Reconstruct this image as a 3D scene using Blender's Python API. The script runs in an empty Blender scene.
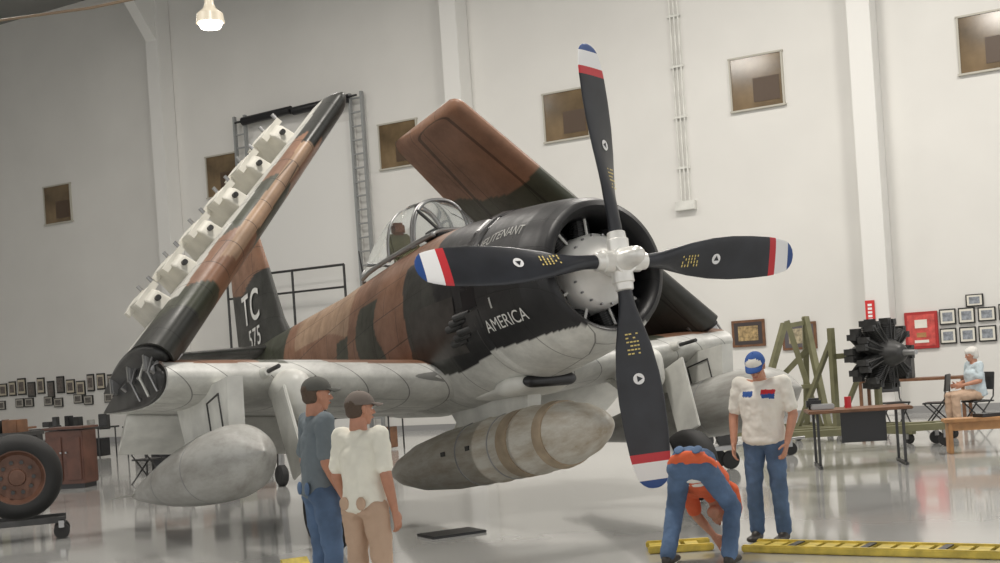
import bpy, bmesh, math, random
from mathutils import Vector, Matrix, noise
random.seed(7)
D=bpy.data; SC=bpy.context.scene; COL=SC.collection
rad=math.radians

# ---------------------------------------------------------------- materials
def mat(name,col,rough=.5,metal=0,var=.0,vscale=4,bump=0,bscale=30,alpha=None,emit=None,trans=0,coat=0):
    m=D.materials.new(name); m.use_nodes=True; nt=m.node_tree; b=nt.nodes['Principled BSDF']
    b.inputs['Base Color'].default_value=(*col,1); b.inputs['Roughness'].default_value=rough
    b.inputs['Metallic'].default_value=metal
    if trans: b.inputs['Transmission Weight'].default_value=trans
    if coat: b.inputs['Coat Weight'].default_value=coat
    if emit: b.inputs['Emission Color'].default_value=(*col,1); b.inputs['Emission Strength'].default_value=emit
    tc=nt.nodes.new('ShaderNodeTexCoord')
    if var:
        n=nt.nodes.new('ShaderNodeTexNoise'); n.inputs['Scale'].default_value=vscale; n.inputs['Detail'].default_value=5
        nt.links.new(tc.outputs['Object'],n.inputs['Vector'])
        r=nt.nodes.new('ShaderNodeValToRGB'); r.color_ramp.elements[0].position=.3; r.color_ramp.elements[1].position=.7
        r.color_ramp.elements[0].color=(*[x*(1-var) for x in col],1); r.color_ramp.elements[1].color=(*[min(1,x*(1+var)) for x in col],1)
        nt.links.new(n.outputs['Fac'],r.inputs['Fac']); nt.links.new(r.outputs['Color'],b.inputs['Base Color'])
    if bump:
        n=nt.nodes.new('ShaderNodeTexNoise'); n.inputs['Scale'].default_value=bscale; n.inputs['Detail'].default_value=4
        nt.links.new(tc.outputs['Object'],n.inputs['Vector'])
        bp=nt.nodes.new('ShaderNodeBump'); bp.inputs['Strength'].default_value=bump; bp.inputs['Distance'].default_value=.02
        nt.links.new(n.outputs['Fac'],bp.inputs['Height']); nt.links.new(bp.outputs['Normal'],b.inputs['Normal'])
    return m

def paint_mat(name,rough=.42):
    m=D.materials.new(name); m.use_nodes=True; nt=m.node_tree; b=nt.nodes['Principled BSDF']
    a=nt.nodes.new('ShaderNodeAttribute'); a.attribute_name='Col'
    tc=nt.nodes.new('ShaderNodeTexCoord')
    n=nt.nodes.new('ShaderNodeTexNoise'); n.inputs['Scale'].default_value=2.2; n.inputs['Detail'].default_value=10; n.inputs['Roughness'].default_value=.7
    nt.links.new(tc.outputs['Object'],n.inputs['Vector'])
    mr=nt.nodes.new('ShaderNodeMapRange'); mr.inputs[1].default_value=.3; mr.inputs[2].default_value=.7; mr.inputs[3].default_value=.66; mr.inputs[4].default_value=1.2
    nt.links.new(n.outputs['Fac'],mr.inputs[0])
    mr2=nt.nodes.new('ShaderNodeMapRange'); mr2.inputs[1].default_value=.3; mr2.inputs[2].default_value=.7; mr2.inputs[3].default_value=rough+.12; mr2.inputs[4].default_value=rough-.1
    nt.links.new(n.outputs['Fac'],mr2.inputs[0]); nt.links.new(mr2.outputs[0],b.inputs['Roughness'])
    br=nt.nodes.new('ShaderNodeTexBrick'); br.inputs['Scale'].default_value=1.0
    br.inputs['Color1'].default_value=(1,1,1,1); br.inputs['Color2'].default_value=(.9,.9,.9,1); br.inputs['Mortar'].default_value=(.38,.38,.38,1)
    br.inputs['Mortar Size'].default_value=.007; br.inputs['Brick Width'].default_value=.75; br.inputs['Row Height'].default_value=.42
    sx=nt.nodes.new('ShaderNodeSeparateXYZ'); cx=nt.nodes.new('ShaderNodeCombineXYZ')
    nt.links.new(tc.outputs['Object'],sx.inputs[0]); nt.links.new(sx.outputs[1],cx.inputs[0])
    ad=nt.nodes.new('ShaderNodeMath'); ad.operation='ADD'; nt.links.new(sx.outputs[2],ad.inputs[0]); nt.links.new(sx.outputs[0],ad.inputs[1]); nt.links.new(ad.outputs[0],cx.inputs[1])
    nt.links.new(cx.outputs[0],br.inputs['Vector'])
    m1=nt.nodes.new('ShaderNodeVectorMath'); m1.operation='MULTIPLY'; nt.links.new(a.outputs['Color'],m1.inputs[0]); nt.links.new(br.outputs['Color'],m1.inputs[1])
    m2=nt.nodes.new('ShaderNodeVectorMath'); m2.operation='SCALE'; nt.links.new(m1.outputs[0],m2.inputs[0]); nt.links.new(mr.outputs[0],m2.inputs['Scale'])
    nt.links.new(m2.outputs[0],b.inputs['Base Color'])
    bp=nt.nodes.new('ShaderNodeBump'); bp.inputs['Strength'].default_value=.5; bp.inputs['Distance'].default_value=.004
    nt.links.new(br.outputs['Color'],bp.inputs['Height']); nt.links.new(bp.outputs['Normal'],b.inputs['Normal'])
    return m
def stained(name,base,stain,scale=(6,1.2,6)):
    m=mat(name,base,.45); nt=m.node_tree; b=nt.nodes['Principled BSDF']; tc=nt.nodes['Texture Coordinate']
    mp=nt.nodes.new('ShaderNodeMapping'); mp.inputs['Scale'].default_value=scale; nt.links.new(tc.outputs['Object'],mp.inputs[0])
    n=nt.nodes.new('ShaderNodeTexNoise'); n.inputs['Scale'].default_value=1; n.inputs['Detail'].default_value=9; n.inputs['Roughness'].default_value=.7; nt.links.new(mp.outputs[0],n.inputs['Vector'])
    r=nt.nodes.new('ShaderNodeValToRGB'); r.color_ramp.elements[0].position=.36; r.color_ramp.elements[1].position=.6
    r.color_ramp.elements[0].color=(*stain,1); r.color_ramp.elements[1].color=(*base,1)
    nt.links.new(n.outputs['Fac'],r.inputs['Fac']); nt.links.new(r.outputs['Color'],b.inputs['Base Color']); return m

M={}
M['paint']=paint_mat('aircraft_paint')
M['black']=mat('black_paint',(.012,.012,.014),.3)
M['blade']=mat('blade_black',(.02,.022,.028),.38,var=.3)
M['blue']=mat('tip_blue',(.02,.07,.25),.4)
M['white']=mat('white_paint',(.85,.85,.85),.4)
M['red']=mat('tip_red',(.55,.03,.04),.4)
M['yellow']=mat('stencil_yellow',(.75,.6,.2),.5)
M['chrome']=mat('hub_metal',(.82,.81,.77),.32,.35,var=.1)
M['case']=mat('gearcase_cream',(.9,.89,.85),.4,.0,var=.07)
M['dmetal']=mat('dark_metal',(.06,.06,.06),.45,.6,var=.3)
M['steel']=mat('steel',(.35,.35,.35),.35,.8)
M['lgrey']=stained('tank_grey',(.4,.4,.38),(.27,.26,.24))
M['dgrey']=mat('tank_midgrey',(.3,.3,.3),.5,var=.14,vscale=2)
M['tankw']=stained('tank_white',(.6,.58,.52),(.4,.34,.26))
M['dirt']=mat('tank_band',(.38,.3,.21),.5,var=.2,vscale=6)
M['gwhite']=mat('gear_white',(.66,.66,.62),.45,var=.14)
M['cream_metal']=mat('pylon_cream',(.66,.64,.57),.5,var=.12)
M['rubber']=mat('rubber',(.02,.02,.02),.7)
M['olive']=mat('olive_paint',(.17,.165,.09),.5,var=.2)
M['wood']=mat('wood_brown',(.17,.08,.04),.5,var=.3,vscale=6)
M['wood2']=mat('wood_light',(.42,.22,.09),.5,var=.25,vscale=6)
M['yel']=mat('safety_yellow',(.55,.42,.07),.5,var=.3,vscale=8)
M['skin']=mat('skin',(.46,.22,.14),.5,var=.08,vscale=20)
M['hairw']=mat('hair_white',(.7,.68,.64),.7,bump=.6,bscale=90)
M['hairb']=mat('hair_brown',(.09,.06,.04),.7,bump=.6,bscale=90)
M['eye']=mat('eye_white',(.8,.8,.78),.3); M['iris']=mat('iris',(.03,.02,.02),.3); M['lip']=mat('lip',(.4,.14,.11),.5)
def cloth(n,c,v=.07): return mat(n,c,.85,var=v,vscale=5,bump=.35,bscale=7)
M['jeans']=cloth('jeans',(.085,.14,.24),.3); M['khaki']=cloth('khaki',(.5,.35,.25)); M['cream']=cloth('cream_shirt',(.78,.76,.66))
M['bluegrey']=cloth('blue_shirt',(.15,.18,.2)); M['wshirt']=cloth('white_shirt',(.76,.73,.66)); M['orange']=cloth('orange_shirt',(.7,.13,.05))
M['pattern']=cloth('pattern_shirt',(.5,.58,.62),.2); M['capd']=cloth('cap_dark',(.09,.09,.08)); M['capt']=cloth('cap_tan',(.17,.14,.12)); M['capb']=cloth('cap_blue',(.03,.09,.3))
M['shoe']=mat('shoe',(.03,.025,.02),.5)
M['belt']=mat('belt_leather',(.03,.02,.015),.5)

# ---------------------------------------------------------------- helpers
def link(o,parent=None):
    COL.objects.link(o)
    if parent: o.parent=parent
    return o
def empty(name,loc=(0,0,0),rot=(0,0,0)):
    e=D.objects.new(name,None); e.location=loc; e.rotation_euler=rot; e.empty_display_size=.2; return link(e)
def meshobj(name,vs,fs,m=None,parent=None,smooth=True,loc=None,rot=None):
    me=D.meshes.new(name); me.from_pydata([tuple(v) for v in vs],[],fs); me.update()
    bm=bmesh.new(); bm.from_mesh(me); bmesh.ops.recalc_face_normals(bm,faces=bm.faces); bm.to_mesh(me); bm.free()
    if smooth:
        for p in me.polygons: p.use_smooth=True
    o=D.objects.new(name,me)
    if m: me.materials.append(m)
    if loc: o.location=loc
    if rot: o.rotation_euler=rot
    return link(o,parent)
def autosmooth(o,ang=40):
    me=o.data; bm=bmesh.new(); bm.from_mesh(me)
    for e in bm.edges:
        if len(e.link_faces)==2 and e.calc_face_angle(0)>rad(ang): e.smooth=False
    bm.to_mesh(me); bm.free()
def box(name,size,loc,m,parent=None,rot=(0,0,0),bev=0):
    bm=bmesh.new(); bmesh.ops.create_cube(bm,size=1)
    for v in bm.verts: v.co=Vector((v.co.x*size[0],v.co.y*size[1],v.co.z*size[2]))
    if bev: bmesh.ops.bevel(bm,geom=bm.edges[:],offset=bev,segments=2,affect='EDGES')
    me=D.meshes.new(name); bm.to_mesh(me); bm.free(); me.materials.append(m)
    o=D.objects.new(name,me); o.location=loc; o.rotation_euler=rot; return link(o,parent)
def bar(name,p,q,w,h,m,parent=None):
    p=Vector(p);q=Vector(q);d=q-p
    o=box(name,(w,h,d.length),(p+q)/2,m,parent); o.rotation_euler=d.to_track_quat('Z','Y').to_euler(); return o
def loft(name,rings,m=None,parent=None,cap=True,closed=True,smooth=True):
    n=len(rings[0]); vs=[v for r in rings for v in r]; fs=[]
    for i in range(len(rings)-1):
        for j in range(n if closed else n-1):
            k=(j+1)%n
            fs.append((i*n+j,i*n+k,(i+1)*n+k,(i+1)*n+j))
    if cap:
        fs.append(tuple(range(n))); fs.append(tuple((len(rings)-1)*n+j for j in range(n)))
    return meshobj(name,vs,fs,m,parent,smooth)
def lathe(name,prof,m,parent=None,n=32,origin=(0,0,0),axis=(0,1,0),smooth=True,ang=40,cap=True):
    a=Vector(axis).normalized(); q=a.to_track_quat('Z','Y'); o0=Vector(origin); rings=[]
    for d,r in prof:
        r=max(r,.0008)
        rings.append([o0+q@Vector((r*math.cos(2*math.pi*j/n),r*math.sin(2*math.pi*j/n),d)) for j in range(n)])
    o=loft(name,rings,m,parent,cap,True,smooth); autosmooth(o,ang); return o
def cyl(name,p,q,r,m,parent=None,n=16,r2=None):
    p=Vector(p);q=Vector(q); L=(q-p).length
    return lathe(name,[(0,r),(L,r if r2 is None else r2)],m,parent,n,p,q-p)
def tube(name,pts,r,m,parent=None,res=3,cyclic=False):
    cu=D.curves.new(name,'CURVE'); cu.dimensions='3D'; cu.bevel_depth=r; cu.bevel_resolution=res; cu.use_fill_caps=True
    sp=cu.splines.new('POLY'); sp.points.add(len(pts)-1)
    for p,v in zip(sp.points,pts): p.co=(*v,1)
    sp.use_cyclic_u=cyclic
    cu.materials.append(m); return link(D.objects.new(name,cu),parent)
def paint(o,fn):
    me=o.data; at=me.color_attributes.new('Col','FLOAT_COLOR','POINT')
    for i,v in enumerate(me.vertices):
        at.data[i].color=(*fn(v.co),1)
def lerp(a,b,t): return a+(b-a)*t
def interp(tab,x):
    if x<=tab[0][0]: return tab[0][1:]
    for a,b in zip(tab,tab[1:]):
        if x<=b[0]:
            t=(x-a[0])/(b[0]-a[0]); return tuple(lerp(p,q,t) for p,q in zip(a[1:],b[1:]))
    return tab[-1][1:]
def bake(o):
    dg=bpy.context.evaluated_depsgraph_get(); dg.update()
    me=D.meshes.new_from_object(o.evaluated_get(dg)); o.modifiers.clear(); o.data=me; return o

# ---------------------------------------------------------------- room
WD=Vector((-.8575,.5145,0)); WN=Vector((-.5145,-.8575,0)); W0=Vector((8.53,28.5,0))
WROT=math.atan2(-.5145,.8575)
def wp(d,z,out=0): return W0+WD*d+WN*out+Vector((0,0,z))
m_wall=mat('wall_white',(.7,.69,.66),.75,var=.03,vscale=.6,bump=.05,bscale=8)
m_trim=mat('trim_white',(.74,.735,.71),.6)
m_ceil=mat('ceiling_metal',(.25,.25,.24),.7)
def wbox(name,w,h,t,d,z,out,m,parent=None,bev=0,tilt=0):
    return box(name,(w,t,h),wp(d,z,out),m,parent,(0,tilt,WROT),bev)
CH=13.95
wbox('wall_back',50,CH,.3,9,CH/2,-.15,m_wall)
box('wall_left',(.3,44,CH),wp(34,CH/2,0)+WN*22,m_wall,None,(0,0,WROT))
m_floor=mat('floor_polished',(.46,.46,.445),.12,var=.06,vscale=.7,coat=.4)
fb_=m_floor.node_tree.nodes['Principled BSDF']; fb_.inputs['Coat Roughness'].default_value=.05; fb_.inputs['Specular IOR Level'].default_value=.75
box('floor',(90,90,.2),(0,25,-.1),m_floor)
box('ceiling',(60,46,.2),tuple(wp(9,CH+.1,20)),m_ceil,None,(0,0,WROT))
for i,d in enumerate((-10.5,0.05,10.5,21.0)):
    wbox('column' if i==0 else 'column.%03d'%i,.5,CH,.55,d,CH/2,.28,m_trim,bev=.01)
wbox('baseboard_back',49,.15,.03,9,.075,.02,mat('base_grey',(.3,.3,.3),.6))
for i,d in enumerate((0.05,10.5,21.0)):
    bar('ceiling_beam' if i==0 else 'ceiling_beam.%03d'%i,wp(d,CH-.5,0),wp(d,CH-.5,40),.9,.35,m_trim)
    P=[(0,CH-2.0),(.55,CH-2.0),(1.4,CH-.9),(1.4,CH),(0,CH)]; vs=[wp(d+dx,z,o) for dx in (-.2,.2) for o,z in P]; n=5
    meshobj('trim_%d'%(i+1),vs,[tuple(range(n)),tuple(range(n,2*n))]+[(a,(a+1)%n,(a+1)%n+n,a+n) for a in range(n)],m_trim,None,False)
m_glass=mat('window_glass_brown',(.15,.105,.058),.12,var=.5,vscale=1.2)
m_frame=mat('window_frame',(.46,.44,.38),.5)
m_dglass=mat('window_inner',(.08,.05,.03),.3)
for i,d in enumerate((26.13,19.0,12.66,7.54,2.59,-2.5)):
    e=empty('window_%d'%(i+1),wp(d,7.72,0),(0,0,WROT)); w,h=1.24,1.22
    box('pane',(w,.03,h),(0,-.02,0),m_glass,e)
    for n,s,l in (('top',(w+.08,.06,.04),(0,-.03,h/2)),('bottom',(w+.1,.08,.04),(0,-.04,-h/2)),('left',(.04,.06,h),(-w/2,-.03,0)),('right',(.04,.06,h),(w/2,-.03,0))):
        box('frame_'+n,s,l,m_frame,e)
    box('blind',(w*.5,.01,h*.45),(w*.18,-.04,-h*.15),m_dglass,e)
def picture(name,d,z,w,h,fc,ic,mat_c=(.7,.68,.6)):
    e=empty(name,wp(d,z,0),(0,0,WROT))
    box('frame',(w,.04,h),(0,-.03,0),fc,e,bev=.005)
    box('mount',(w*.84,.01,h*.82),(0,-.053,0),mat('mount',mat_c,.5),e)
    box('photo',(w*.6,.008,h*.55),(0,-.06,0),mat('photo_print',ic,.3,var=.6,vscale=12),e)
fw=M['wood']; fb=mat('frame_black',(.02,.02,.02),.4)
picture('picture_frame',3.18,1.98,.8,.62,fw,(.35,.25,.12),(.05,.04,.04))
picture('picture_frame',1.98,1.84,.8,.62,fw,(.35,.3,.2),(.1,.09,.1))
e=empty('red_display_case',wp(-.73,1.78,0),(0,0,WROT)); rc=mat('case_red',(.4,.03,.03),.4)
box('frame',(.7,.06,.8),(0,-.03,0),rc,e,bev=.01); box('backing',(.58,.01,.68),(0,-.065,0),mat('case_backing',(.55,.08,.07),.5,var=.3,vscale=8),e)
box('certificate',(.26,.01,.18),(0,-.073,.14),M['wshirt'],e); box('plaque',(.2,.01,.1),(0,-.073,-.1),M['wood2'],e); box('plaque_lower',(.3,.01,.06),(0,-.073,-.24),M['wshirt'],e)
for d,z,w,h in ((-1.86,2.34,.36,.26),(-1.29,2.03,.34,.34),(-1.68,2.03,.34,.34),(-2.09,2.03,.36,.3),(-1.28,1.62,.34,.34),(-1.68,1.62,.34,.34),(-2.08,1.62,.36,.34),(-2.5,2.05,.34,.34),(-2.5,1.6,.34,.34)):
    picture('wall_photo',d,z,w,h,fb,(.25,.27,.3))
random.seed(3)
for k in range(17):
    d=22.8+k*.47; picture('wall_photo',d,1.85+random.uniform(-.1,.1),.36+random.uniform(-.06,.06),.5+random.uniform(-.1,.06),fb,(.12,.1,.09),random.choice([(.35,.32,.28),(.12,.11,.1),(.5,.45,.35)]))
    if k%3!=1: picture('wall_photo',d+.15,1.38+random.uniform(-.05,.05),.42,.3,fb,(.12,.11,.1),(.4,.38,.34))
e=empty('fire_extinguisher_sign',wp(.2,2.2,.57),(0,0,WROT)); box('sign_plate',(.2,.02,.6),(0,-.01,0),mat('sign_red',(.6,.03,.03),.4),e)
for z in (.2,.12,.04,-.04,-.12,-.2): box('sign_letter',(.09,.01,.05),(0,-.025,z),M['white'],e)
e=empty('fire_extinguisher',wp(-.1,.7,.7),(0,0,WROT)); lathe('bottle',[(0,.07),(.4,.07),(.48,.03),(.55,.03)],mat('ext_red',(.5,.02,.02),.3),e,16,(0,0,0),(0,0,1)); box('handle',(.04,.14,.03),(0,-.03,.57),M['black'],e)
e=empty('electrical_conduit',wp(4.5,0,0),(0,0,WROT))
for x in (-.1,0,.1): cyl('pipe',(x,-.06,5.2),(x,-.06,CH),.022,M['gwhite'],e,8)
box('junction_box',(.5,.16,.22),(0,-.08,5.1),M['gwhite'],e,bev=.01)
for z in (6,7.2,8.4,9.6): box('strap',(.32,.03,.05),(0,-.07,z),M['gwhite'],e)
e=empty('door_1',wp(15.95,0,0),(0,0,WROT)); gm=mat('rail_grey',(.3,.31,.31),.5,.3)
for sx in (-2.1,2.1):
    for dx in (-.2,.2): box('rail',(.07,.1,9.3),(sx+dx,-.2,4.65),gm,e)
    for k in range(24): box('rung',(.4,.05,.04),(sx,-.2,.4+k*.38),gm,e)
box('panel',(3.8,.06,8.6),(0,-.05,4.3),m_trim,e)
for a,b in ((-1.9,-.1),(.0,1.9)): cyl('shade_roller',(a,-.3,9.1),(b,-.3,9.15),.12,M['black'],e)
cyl('cross_rod',(-2.2,-.3,9.1),(2.2,-.3,9.2),.03,M['black'],e)
e=empty('safety_railing',wp(15.9,0,.9),(0,0,WROT))
cyl('rail_top',(-2.4,0,4.6),(1.8,0,4.6),.035,M['dmetal'],e,8); cyl('rail_mid',(-2.4,0,4.0),(1.8,0,4.0),.03,M['dmetal'],e,8)
for x in (-2.4,-1.2,0,1.8): cyl('post',(x,0,0),(x,0,4.6),.035,M['dmetal'],e,8)
e=empty('pendant_lamp',(-4.1,20,7.2)); lm=mat('lamp_lens',(1,.93,.8),.3,emit=8)
lathe('lens',[(0,.001),(.0,.15),(.08,.19)],lm,e,24,(0,0,-.08),(0,0,1)); lathe('shade',[(0,.22),(.14,.2),(.22,.1),(.3,.07),(.38,.07)],mat('shade_glass',(.75,.68,.55),.3),e,24,(0,0,.0),(0,0,1)); cyl('cord',(0,0,.36),(0,0,CH-7.2),.012,M['black'],e,6)
tube('sprinkler_pipe',[(-18,34,11.1),(-8,27,9.6),(-3,24,9.3)],.03,mat('pipe_brown',(.3,.22,.15),.5))

# ---------------------------------------------------------------- aircraft
AIR=empty('airplane',(1.164,11.95,2.55),(rad(-8),0,rad(29.5)))
BROWN=(.27,.14,.085); GREEN=(.055,.06,.04); BLK=(.012,.012,.014); WHT=(.64,.64,.6); TAN=(.4,.265,.175); DK=(.035,.036,.032)
SEC=[(.22,.60,.60,-.60),(.25,.655,.655,-.655),(.36,.70,.71,-.70),(.6,.76,.77,-.76),(1.0,.80,.84,-.80),(1.5,.82,.92,-.84),(1.53,.79,.89,-.82),(2.2,.80,1.00,-.90),(3.0,.76,1.07,-.93),(4,.70,1.08,-.9),(5,.62,1.05,-.78),(6,.52,1.02,-.55),(7.5,.38,1.04,-.08),(9,.25,1.05,.38),(10.3,.13,1.05,.70),(11.2,.04,1.03,.9)]
NF=260
def fus_ring(y,n=NF):
    hw,t,b=interp(SEC,y); zc=(t+b)/2; hh=(t-b)/2; p=2.0 if y<1.4 else 2.15; r=[]
    for j in range(n):
        a=2*math.pi*j/n; ca,sa=math.cos(a),math.sin(a)
        r.append(Vector((hw*math.copysign(abs(ca)**(2/p),ca),y,zc+hh*math.copysign(abs(sa)**(2/p),sa))))
    return r
def fus_x(y,z):
    hw,t,b=interp(SEC,y); zc=(t+b)/2; hh=(t-b)/2; p=2.0 if y<1.4 else 2.15; q=min(.999,abs((z-zc)/hh)); return hw*(1-q**p)**(1/p)
def wav(v,s=1.1,o=0): return noise.noise(Vector((v.x*s+o,v.y*s,v.z*s)))*.5
def fus_col(v):
    y=v.y+wav(v)*.9; z=v.z
    zb=-.54 if v.y<1.5 else lerp(-.54,-.64,(v.y-1.5)/.7) if v.y<2.2 else lerp(-.64,-.05,min(1,(v.y-2.2)/6)) if v.y<8 else .3
    if z<zb+.04*wav(v,2): return WHT
    if v.y+wav(v,1.5)*.4<2.3+.25*z: return BLK
    if y<3.2 and z<.7: return DK
    if y<3.9: return BROWN
    if y<4.7 and z<.55: return GREEN
    if y<5.1: return BROWN
    if y<5.7 and z<.3: return GREEN
    if y<7.6: return TAN if z>.45+wav(v,.9)*.6 else BROWN
    if y<8.2 : return BROWN
    return GREEN
ys=[.22,.23,.25,.27,.3,.33,.36]; y=.38
while y<1.5: ys.append(y); y+=.022
ys+=[1.5,1.53]; y=1.555
while y<11.2: ys.append(y); y+=.03
ys.append(11.2)
def circ(y,r,n=NF): return [Vector((r*math.cos(2*math.pi*j/n),y,r*math.sin(2*math.pi*j/n))) for j in range(n)]
rings=[circ(1.2,.60),circ(.9,.56),circ(.5,.53),circ(.32,.54),circ(.24,.565)]+[fus_ring(y) for y in ys]
fus=loft('fuselage',rings,M['paint'],AIR,cap=True)
autosmooth(fus,50)
paint(fus,lambda v: BLK if (v.y<1.25 and math.hypot(v.x,v.z)<.61) else fus_col(v))
for k in range(22):
    a=rad(-60+k*300/21+0); a0=a-rad(6.2); a1=a+rad(6.2)
    def cp(y,an,off):
        hw,t,b=interp(SEC,y); zc=(t+b)/2; hh=(t-b)/2; return Vector(((hw+off)*math.cos(an),y,zc+(hh+off)*math.sin(an)))
    if a<rad(-30) or a>rad(210): continue
    g=[cp(1.36,a0,.006),cp(1.36,a1,.006),cp(1.60,a1,.05),cp(1.60,a0,.05),cp(1.36,a0,-.004),cp(1.36,a1,-.004),cp(1.60,a1,.038),cp(1.60,a0,.038)]
    meshobj('cowl_flap',g,[(0,1,2,3),(4,5,6,7),(0,1,5,4),(1,2,6,5),(2,3,7,6),(3,0,4,7)],M['black'],AIR,False)
lathe('nose_case',[(0,.1),(.02,.16),(.08,.2),(.12,.31),(.18,.36),(.32,.37),(.42,.38),(.6,.38)],M['case'],AIR,40,(0,.18,0),(0,1,0))
for k in range(18):
    a=2*math.pi*k/18; lathe('case_bolt',[(-.015,.011),(.015,.011)],M['steel'],AIR,6,(.335*math.cos(a),.31,.335*math.sin(a)),(0,1,0))
for row,(yy,off) in enumerate(((.60,0),(.90,20))):
    for k in range(9):
        a=rad(off+k*40+10); dr=Vector((math.cos(a),0,math.sin(a)))
        prof=[]
        for i in range(10): prof+= [(i*.022,.105),(i*.022+.012,.105),(i*.022+.012,.085),(i*.022+.022,.085)]
        prof+=[(.22,.09),(.25,.05)]
        lathe('cylinder',prof,M['dmetal'],AIR,14,Vector((0,yy,0))+dr*.33,dr,smooth=False)
        cyl('pushrod',Vector((0,yy-.13,0))+dr*.3,Vector((0,yy-.12,0))+dr*.55,.014,M['case'],AIR,6)
lathe('hub_barrel',[(-.1,.05),(-.09,.13),(.1,.14),(.18,.1)],M['chrome'],AIR,32)
lathe('hub_dome',[(-.34,.02),(-.33,.05),(-.29,.075),(-.2,.095),(-.1,.105),(-.08,.12)],M['chrome'],AIR,32)
def blade(k,phi):
    er=Vector((math.cos(phi),0,math.sin(phi))); et=Vector((-math.sin(phi),0,math.cos(phi))); fw=Vector((0,-1,0))
    T=[(.18,.13,.13,50),(.34,.14,.125,47),(.45,.17,.11,43),(.6,.24,.085,38),(.8,.33,.06,33),(1.05,.40,.042,28),(1.3,.425,.032,24),(1.55,.415,.026,21),(1.78,.385,.022,19),(1.86,.365,.02,18.5),(1.96,.32,.017,18),(2.02,.28,.015,17.5),(2.06,.21,.012,17),(2.085,.13,.01,17),(2.095,.05,.006,17)]
    radii=[t[0] for t in T]; extra=[.25,.4,.52,.7,.92,1.18,1.42,1.65,2.0,2.04,2.075]
    rr=sorted(set(radii+extra)); rings=[]; n=28
    for r in rr:
        c,t,b=interp(T,r); b=rad(b); cd=et*math.cos(b)+fw*math.sin(b); nd=et*math.sin(b)-fw*math.cos(b)
        ring=[]; round_=max(0,min(1,(.6-r)/.2))
        for j in range(n):
            a=2*math.pi*j/n; x=math.cos(a); y=math.sin(a)
            th=t/2*y*lerp(1.15+.45*x,1,round_)
            ring.append(er*r+cd*(c/2*x)+nd*th)
        rings.append(ring)
    o=loft('propeller_blade_%d'%k,rings,M['blade'],AIR); autosmooth(o,60)
    for m_ in (M['red'],M['white'],M['blue'],M['chrome']): o.data.materials.append(m_)
    for p in o.data.polygons:
        r=sum((o.data.vertices[i].co.dot(er) for i in p.vertices))/len(p.vertices)
        p.material_index=0 if r<1.78 else 1 if r<1.86 else 2 if r<2.01 else 3
        if r<.27: p.material_index=4
    lathe('blade_clamp',[(.08,.1),(.2,.105),(.21,.09),(.27,.085),(.28,.07)],M['chrome'],AIR,24,(0,0,0),er)
    def onblade(w_,r):
        c,t,b=interp(T,r); b=rad(b); cd=et*math.cos(b)+fw*math.sin(b); nd=et*math.sin(b)-fw*math.cos(b)
        return er*(r)+cd*w_-nd*(t/2*1.25+.004)
    for i in range(6):
        for a,bb in ((-.06,-.035),(-.027,-.002),(.006,.028),(.036,.055)):
            if (i*7+int(a*100))%5==0: continue
            rr0=.68+i*.036; q=[onblade(a,rr0),onblade(bb,rr0),onblade(bb,rr0+.013),onblade(a,rr0+.013)]
            meshobj('stencil',q,[(0,1,2,3)],M['yellow'],AIR,False)
    c0=[onblade(.052*math.cos(a),1.1+.052*math.sin(a)) for a in [2*math.pi*i/16 for i in range(16)]]
    meshobj('logo_disc',c0,[tuple(range(16))],M['white'],AIR,False)
    c0=[onblade(.034*math.cos(a),1.1+.034*math.sin(a))+fw*.003 for a in (0,2.09,4.19)]
    meshobj('logo_triangle',c0,[(0,1,2)],M['blade'],AIR,False)
for k in range(4): blade(k+1,rad(90*k+.4))

m_can=D.materials.new('canopy_glass'); m_can.use_nodes=True; b=m_can.node_tree.nodes['Principled BSDF']
b.inputs['Transmission Weight'].default_value=.95; b.inputs['Roughness'].default_value=.03; b.inputs['IOR'].default_value=1.05; b.inputs['Base Color'].default_value=(.9,.93,.93,1)
CAN=[(2.92,.34,1.02,1.06),(3.15,.36,1.02,1.32),(3.38,.37,1.0,1.56),(3.8,.38,1.0,1.64),(4.3,.37,1.0,1.62),(4.8,.33,1.0,1.45),(5.2,.25,1.0,1.22),(5.45,.12,1.0,1.05)]
def can_arc(y,n=20):
    w,b,t=interp(CAN,y); return [Vector((-w*math.copysign(abs(math.cos(a))**.8,math.cos(a)),y,b+(t-b)*math.sin(a)**.8)) for a in [math.pi*i/n for i in range(n+1)]]
loft('canopy',[can_arc(2.92+i*.1) for i in range(26)],m_can,AIR,cap=False,closed=False)
for y in (2.95,3.38,3.45,4.1,5.2): tube('canopy_frame',can_arc(y),.02,M['steel'],AIR)
for i in (5,15): tube('windscreen_post',[can_arc(y)[i] for y in (2.95,3.15,3.38)],.02,M['dmetal'],AIR)
for sx in (-1,1): tube('canopy_rail',[(sx*interp(CAN,y)[0],y,1.04) for y in (2.95,3.38,4.3,4.8,5.2,5.4)],.03,M['steel'],AIR)
box('pilot_seat',(.36,.12,.6),(0,4.35,1.1),M['olive'],AIR,(rad(-12),0,0),.03); box('headrest',(.2,.1,.14),(0,4.38,1.45),M['wood'],AIR,bev=.03)
box('instrument_hood',(.5,.3,.14),(0,3.25,1.08),M['black'],AIR,bev=.04)
cyl('antenna_mast',(0,5.7,1.0),(0,5.78,1.55),.018,M['black'],AIR,8,r2=.008)

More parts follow.
